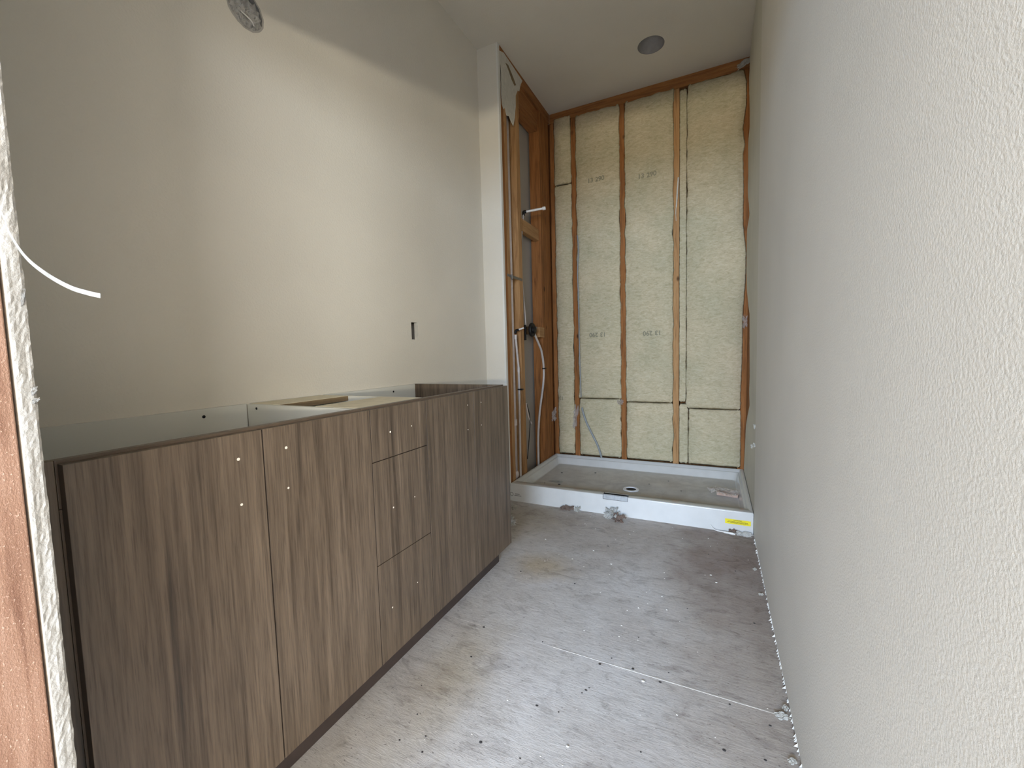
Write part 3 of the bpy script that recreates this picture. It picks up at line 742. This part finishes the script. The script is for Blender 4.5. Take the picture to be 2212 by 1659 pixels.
r3 = [(0, .178), (.17, .1776), (.6964, .1745), (.9562, .1804), (1.236, .180), (1.34, .186), (1.50, .1955), (1.707, .1955), (1.82, .184), (1.90, .176), (2.1622, .1749), (2.3814, .1690), (2.44, .180), (2.5505, .1666), (2.7144, .187), (2.86, .186), (2.9313, .172), (3.1, .170)]
def rf(z):
    for (a, b), (c, d) in zip(r3, r3[1:]):
        if a <= z <= c: return b+(d-b)*(z-a)/(c-a)
    return .175
batt(-.195, .175, .5625, 2.950, 'widest tall fibre batt beside the right wall', 9, .020, rightfn=rf)
batt(-.178, .175, .13, .565, 'short wide lower fibre batt beside the right wall', 10, .020, rightfn=rf)

# ------------------------------------------------------------------ plumbing and wiring
def mk(name, label, cat, pts, r, mat, group=None, seg=10, curve=True, n=8):
    bm = bmesh.new(); tube(bm, pts, r, seg, n, curve)
    o = build(name, bm, MAT[mat], None, smooth=True); o['label'] = label; o['category'] = cat
    if group: o['group'] = group
    return o
t = thing('vent_pipe', (-1.318, 2.715, .06), 'straight white vent pipe between the left shower studs', 'pipe')
bm = bmesh.new(); tube(bm, [(-1.312, 2.712, 2.9), (-1.311, 2.712, .14)], .0165, 14, curve=False); build('pipe', bm, MAT['pvc'], t, smooth=True)
bm = bmesh.new(); lathe(bm, (-1.311, 2.712, .50), (0, 0, 1), [(0, .0165), (0, .0215), (.045, .0215), (.045, .0165)], 18); build('coupling', bm, MAT['pvc'], t)
bm = bmesh.new(); tube(bm, [(-1.311, 2.712, .16), (-1.308, 2.716, .125), (-1.335, 2.712, .105), (-1.358, 2.71, .10)], .020, 12); build('elbow', bm, MAT['pvc'], t, smooth=True)
t = thing('supply_pipe', (-1.282, 2.735, .04), 'white plastic supply pipe with couplings at the left shower stud', 'pipe')
bm = bmesh.new(); tube(bm, [(-1.290, 2.728, 1.150), (-1.284, 2.732, 1.03), (-1.2762, 2.735, .92), (-1.276, 2.735, .90), (-1.275, 2.735, .76), (-1.278, 2.735, .5), (-1.282, 2.735, .06)], .0082, 10); build('pipe', bm, MAT['pex'], t, smooth=True)
for z, r in ((1.140, .0105), (.905, .0105)):
    bm = bmesh.new(); lathe(bm, (-1.290 if z > 1 else -1.276, 2.728 if z > 1 else 2.735, z-.015), (0, 0, 1), [(0, r), (.03, r)], 14); build('coupling', bm, MAT['pex'], t)
bm = bmesh.new(); tube(bm, [(-1.291, 2.728, 1.165), (-1.288, 2.733, 1.185), (-1.272, 2.745, 1.190)], .009, 10); build('elbow', bm, MAT['black'], t, smooth=True)
bm = bmesh.new(); tube(bm, [(-1.285, 2.735, 1.188), (-1.262, 2.752, 1.196), (-1.245, 2.772, 1.204)], .006, 10); build('stub', bm, MAT['arm'], t, smooth=True)
bm = bmesh.new(); box(bm, -1.284, -1.246, 2.722, 2.748, .757, .766, bev=.001); build('bracket', bm, MAT['black'], t)
t = thing('shower_valve', (-1.29, 2.975, 1.13), 'round black shower mixing valve in the open stud wall', 'valve')
bm = bmesh.new(); lathe(bm, (-1.272, 2.972, 1.199), (1, 0, 0), [(0, .030), (0, .052), (.010, .054), (.018, .050), (.019, .028), (.034, .026), (.036, .020)], 32); build('rough_in_cap', bm, MAT['black'], t)
bm = bmesh.new(); box(bm, -1.318, -1.272, 2.945, 3.0, 1.165, 1.225, bev=.004); tube(bm, [(-1.300, 2.905, 1.195), (-1.300, 3.03, 1.195)], .012, 10, curve=False); build('body', bm, MAT['brass'], t)
bm = bmesh.new(); box(bm, -1.305, -1.285, 2.900, 2.912, 1.12, 1.235, bev=.001); build('mounting_tab', bm, MAT['black'], t)
bm = bmesh.new(); lathe(bm, (-1.238, 2.990, 1.216), (1, 0, 0), [(0, .007), (.006, .007), (.008, .003)], 12); build('screw', bm, MAT['steel'], t)
t = thing('hot_supply_pipe', (-1.27, 3.1, .04), 'curved white plastic pipe running down from the black valve', 'pipe')
bm = bmesh.new(); tube(bm, [(-1.272, 3.022, 1.19), (-1.264, 3.04, 1.149), (-1.260, 3.10, 1.085), (-1.260, 3.149, 1.029), (-1.260, 3.188, .9), (-1.262, 3.174, .765), (-1.275, 3.118, .546), (-1.287, 3.105, .36), (-1.288, 3.10, .195), (-1.288, 3.10, .045)], .0088, 10); build('pipe', bm, MAT['pex'], t, smooth=True)
bm = bmesh.new(); lathe(bm, (-1.260, 3.1885, .888), (0, -.03, 1), [(0, .0088), (0, .0135), (.010, .0135), (.010, .0088)], 14); box(bm, -1.266, -1.25, 3.195, 3.222, .889, .897); build('clip', bm, MAT['black'], t)
mk('riser_pipe', 'thin white pipe rising behind the tan stud to the shower arm', 'pipe', [(-1.300, 2.935, 1.235), (-1.304, 2.925, 1.40), (-1.309, 2.905, 1.6), (-1.306, 2.905, 1.85), (-1.300, 2.945, 2.07)], .0055, 'pex')
t = thing('stub_pipe', (-1.29, 2.97, 2.07), 'short white capped pipe stub poking out above the valve', 'pipe')
bm = bmesh.new(); tube(bm, [(-1.290, 2.958, 2.082), (-1.225, 2.985, 2.092), (-1.170, 3.008, 2.100)], .0085, 12); build('stub', bm, MAT['arm'], t, smooth=True)
bm = bmesh.new(); lathe(bm, (-1.172, 3.007, 2.0995), (.92, .38, .13), [(0, .0125), (.022, .0125), (.024, .008)], 14); build('cap', bm, MAT['arm'], t)
bm = bmesh.new(); tube(bm, [(-1.300, 2.945, 2.055), (-1.300, 2.952, 2.080), (-1.285, 2.960, 2.083)], .0115, 10); build('elbow', bm, MAT['black'], t, smooth=True)
t = thing('nail_plate', (-1.25, 2.72, 1.55), 'small grey steel strap across the two left shower studs', 'metal strap')
bm = bmesh.new(); box(bm, XF+.0004, XF+.0024, 2.588, 2.832, 1.548, 1.566, bev=.0004); build('plate', bm, MAT['steel'], t)
bm = bmesh.new(); box(bm, XF+.0004, XF+.014, 2.640, 2.655, 1.535, 1.566, bev=.001); build('tab', bm, MAT['steel'], t)
t = thing('hose', (-1.29, 2.93, .1), 'thin white cord hanging behind the tan stud near the base', 'cord')
bm = bmesh.new(); tube(bm, [(-1.300, 2.905, .64), (-1.298, 2.925, .56), (-1.294, 2.955, .50), (-1.288, 2.975, .47)], .006, 8); build('cord', bm, MAT['pvc'], t, smooth=True)
bm = bmesh.new(); tube(bm, [(-1.296, 2.915, .63), (-1.290, 2.950, .52), (-1.296, 2.945, .38), (-1.306, 2.920, .2)], .0032, 8); build('cord', bm, MAT['black'], t, smooth=True)
mk('cable', 'grey electrical cable running down beside the first wide bay stud', 'cable', [(-1.041, 3.452, 1.99), (-1.031, 3.443, 1.93), (-1.028, 3.440, 1.86), (-1.036, 3.446, 1.77), (-1.042, 3.45, 1.66), (-1.036, 3.444, 1.50), (-1.034, 3.444, 1.2), (-1.032, 3.444, .95), (-1.027, 3.440, .75), (-1.023, 3.440, .635)], .0048, 'cable')
mk('cable', 'grey double cable slanting across the lower batt', 'cable', [(-1.020, 3.448, .545), (-1.005, 3.436, .50), (-.975, 3.428, .42), (-.925, 3.424, .32), (-.885, 3.424, .24), (-.862, 3.428, .17), (-.855, 3.440, .128)], [.0085]*40, 'cable')

# ------------------------------------------------------------------ plastic scraps, debris
def scrap(name, label, cat, mat, *a, **k):
    o = build(name, sheet(*a, **k), MAT[mat], None); o['label'] = label; o['category'] = cat; return o
scrap('plastic_scrap', 'clear plastic scrap hanging on the second stud from the corner', 'plastic', 'film', (-1.080, 3.447, .46), (1, 0, 0), (.1, 0, 1), .045, .19, .016, 3.1, rag=.3)
scrap('plastic_scrap', 'torn clear plastic stuck low on the corner stud', 'plastic', 'film', (-1.262, 3.42, .475), (.35, 1, 0), (0, 0, 1), .07, .11, .014, 6.4, rag=.5)
scrap('plastic_scrap', 'little clear plastic tuft on the stud left of the middle bay', 'plastic', 'film', (-.695, 3.437, .602), (1, 0, .2), (0, 0, 1), .05, .045, .014, 8.2, rag=.4)
mk('paper_sliver', 'long thin paper sliver hanging on the third stud', 'paper', [(-.257, 3.466, 2.305), (-.262, 3.462, 2.22), (-.268, 3.464, 2.12), (-.274, 3.465, 2.06), (-.272, 3.466, 1.99)], [.0055, .006, .005, .003, .002], 'paper', seg=6)
scrap('plastic_scrap', 'clear plastic wisp over the ragged stud by the right wall', 'plastic', 'film', (.192, 3.436, 1.20), (1, -.2, 0), (0, 0, 1), .030, .10, .010, 4.4, rag=.4)
scrap('paper_scrap', 'loose drywall paper torn at the top right corner', 'paper', 'paper', (.165, 3.425, 2.965), (1, -.3, .25), (0, .25, 1), .10, .05, .012, 2.2, rag=.35)
for k, (y, z) in enumerate(((2.535, .60), (2.534, .50), (2.70, .46))):
    o = scrap('paper_tuft', ('small white paper tuft on the right wall edge', 'lower white paper tuft on the right wall edge', 'white paper tuft inside the shower on the right wall')[k], 'paper', 'gypsum', (XR-.004, y, z), (1, -.6, 0), (0, .2, 1), .014, .022, .006, k*3.3, rag=.5, nx=8, ny=8)
# wood offcut under film lying in the shower base
t = thing('wood_offcut', (.075, 3.01, .056), 'pale wood offcut under clear film in the shower base', 'wood scrap')
bm = boxm(-.062, .062, -.022, .022, 0, .024, bev=.002); 
for v in bm.verts:
    x, y = v.co.x, v.co.y; a = math.radians(-10); v.co.x = .082+x*math.cos(a)-y*math.sin(a); v.co.y = 3.005+x*math.sin(a)+y*math.cos(a); v.co.z += .0565
build('block', bm, MAT['brownwood'], t)
build('film_wrap', sheet((.06, 3.00, .090), (1, -.15, 0), (.1, 1, -.1), .20, .16, .018, 5.5, 22, 22, .0006, .3, curl=-.02), MAT['film'], t, label='clear film over the offcut')
t = thing('crumpled_wrapper', (-.54, 2.49, 0), 'crumpled white wrapper and brown scrap on the floor before the shower base', 'litter')
build('white_film', sheet((-.560, 2.500, .030), (1, .2, 0), (0, .8, .7), .085, .075, .035, 1.3, 20, 20, .0008, .35), MAT['tape'], t)
build('brown_scrap', sheet((-.515, 2.470, .018), (1, -.3, .1), (.2, 1, .35), .075, .055, .028, 7.7, 16, 16, .001, .4), MAT['brownpaper'], t)
scrap('bark_scrap', 'dark wood chip at the foot of the shower base', 'debris', 'brownpaper', (-.855, 2.515, .016), (1, .1, 0), (0, .7, .7), .085, .035, .010, 9.2, rag=.3, thick=.003)
scrap('plaster_chip', 'pale plaster chip at the foot of the shower base', 'debris', 'gypsum', (-.785, 2.520, .014), (1, .5, 0), (0, .5, .8), .035, .04, .016, 2.9, rag=.4, thick=.002)
scrap('paper_curl', 'white paper curl on the floor at the far end of the vanity', 'debris', 'tape', (-1.085, 2.17, .024), (1, 1, 0), (-.3, .3, 1), .05, .055, .020, 4.9, rag=.35)
scrap('plaster_chip', 'beige plaster chip on the floor behind the vanity corner', 'debris', 'filler', (-1.185, 2.42, .008), (1, 0, 0), (0, 1, .2), .04, .05, .01, 5.2, rag=.4, thick=.003)
mk('paper_shaving', 'long white shaving peeled under the yellow sticker', 'debris', [(-.015, 2.538, .030), (.005, 2.530, .008), (.05, 2.520, .006), (.09, 2.510, .007), (.108, 2.508, .006)], [.002, .003, .004, .006, .007, .005], 'tape', seg=6)
scrap('bark_scrap', 'brown flake behind the white shaving', 'debris', 'brownpaper', (.095, 2.528, .012), (1, 0, 0), (0, .6, .8), .05, .028, .008, 3.7, rag=.3, thick=.002)
scrap('paper_strip', 'flat white peeled strip in the corner of base and right wall', 'debris', 'tape', (.155, 2.515, .010), (1, -.12, 0), (0, .7, .7), .085, .030, .008, 6.1, rag=.3)
for (x, y, s, a, lab) in ((.172, 1.283, .040, .3, 'largest white drywall chip on the floor by the right wall at the seam'), (.186, 1.318, .026, 1.0, 'white drywall chip just beyond the largest one by the right wall'), (.178, 1.145, .026, .6, 'nearest white drywall chip by the right wall'), (.178, 1.92, .024, .2, 'small flat white chip halfway along the right wall floor'), (.172, 2.135, .026, .9, 'white chip by the right wall nearest the shower')):
    scrap('drywall_chip', lab, 'debris', 'gypsum', (x, y, .007), (math.cos(a), math.sin(a), .1), (-math.sin(a), math.cos(a), .3), s*.8, s*.55, s*.10, x*40+y, rag=.16, nx=6, ny=6, thick=.003)
bm = bmesh.new()
SP = [(-0.828, 2.067), (-0.418, 2.306), (-0.626, 1.914), (-0.44, 1.937), (-0.19, 1.754), (-0.265, 1.637), (-0.163, 1.667), (-0.009, 2.012), (0.013, 1.955), (-0.024, 2.41), (-0.192, 1.261), (-0.336, 0.961), (-0.553, 2.038)]
SP += [(random.uniform(-.85, .17), random.uniform(.8, 2.5)) for _ in range(60)]
for k, (x, y) in enumerate(SP):
    if x < -.82 and y < 1.8: continue
    s = random.uniform(.0022, .0042) if k < 13 else random.uniform(.0008, .0022)
    bmesh.ops.create_icosphere(bm, subdivisions=1, radius=s, matrix=Matrix.Translation((x, y, s*.5))@Matrix.Diagonal((1.4, .8, .6, 1)))
o = build('plaster_crumbs', bm, MAT['gypsum'], None, kind='stuff', label='tiny white plaster crumbs scattered on the plywood floor', category='debris')
# debris specks in the tray
bm = bmesh.new()
for (x, y, s) in ((-1.10, 3.13, .006), (-1.02, 2.84, .007), (-.85, 3.22, .006), (-.42, 3.08, .004), (-.3, 3.2, .004), (-1.13, 2.83, .004), (-.2, 3.0, .004)):
    bmesh.ops.create_icosphere(bm, subdivisions=1, radius=s, matrix=Matrix.Translation((x, y, .056))@Matrix.Diagonal((1.6, 1, .5, 1)))
build('dirt_crumbs', bm, MAT['nail'], None, kind='stuff', label='dark dirt crumbs lying on the shower tray floor', category='debris')
scrap('dust_scrap', 'flat grey paper scrap at the left of the shower tray floor', 'debris', 'paper', (-1.07, 2.90, .058), (1, -.1, 0), (0, 1, 0), .11, .045, .002, 1.9, rag=.2)

# white strip dangling in the doorway
pts = [(-.612, .128, 1.225), (-.574, .131, 1.19), (-.5427, .139, 1.1498), (-.5457, .143, 1.1348), (-.5313, .147, 1.1135), (-.5063, .151, 1.097), (-.4774, .155, 1.0841), (-.4572, .159, 1.078), (-.4474, .163, 1.0754)]
pts = [(-.6296, .115, 1.235), (-.590, .122, 1.215), (-.560, .130, 1.180), (-.5427, .139, 1.1498)]+pts[3:]
P = spline(pts, 8); bm = bmesh.new(); L_, H_ = [], []
for i, p in enumerate(P):
    t_ = (P[min(i+1, len(P)-1)]-P[max(i-1, 0)]).normalized(); s = Vector((0, 1, 0)).cross(t_).normalized()
    s = s.normalized(); wd = .0016+.0003*min(1, i/len(P)*1.5)
    L_.append(bm.verts.new(p-s*wd)); H_.append(bm.verts.new(p+s*wd))
for i in range(len(P)-1): bm.faces.new((L_[i], L_[i+1], H_[i+1], H_[i]))
bmesh.ops.solidify(bm, geom=bm.faces[:], thickness=.0008)
o = build('plastic_strip', bm, MAT['strap'], None, smooth=True); o['label'] = 'curved white plastic strip dangling from the doorway jamb'; o['category'] = 'strip'
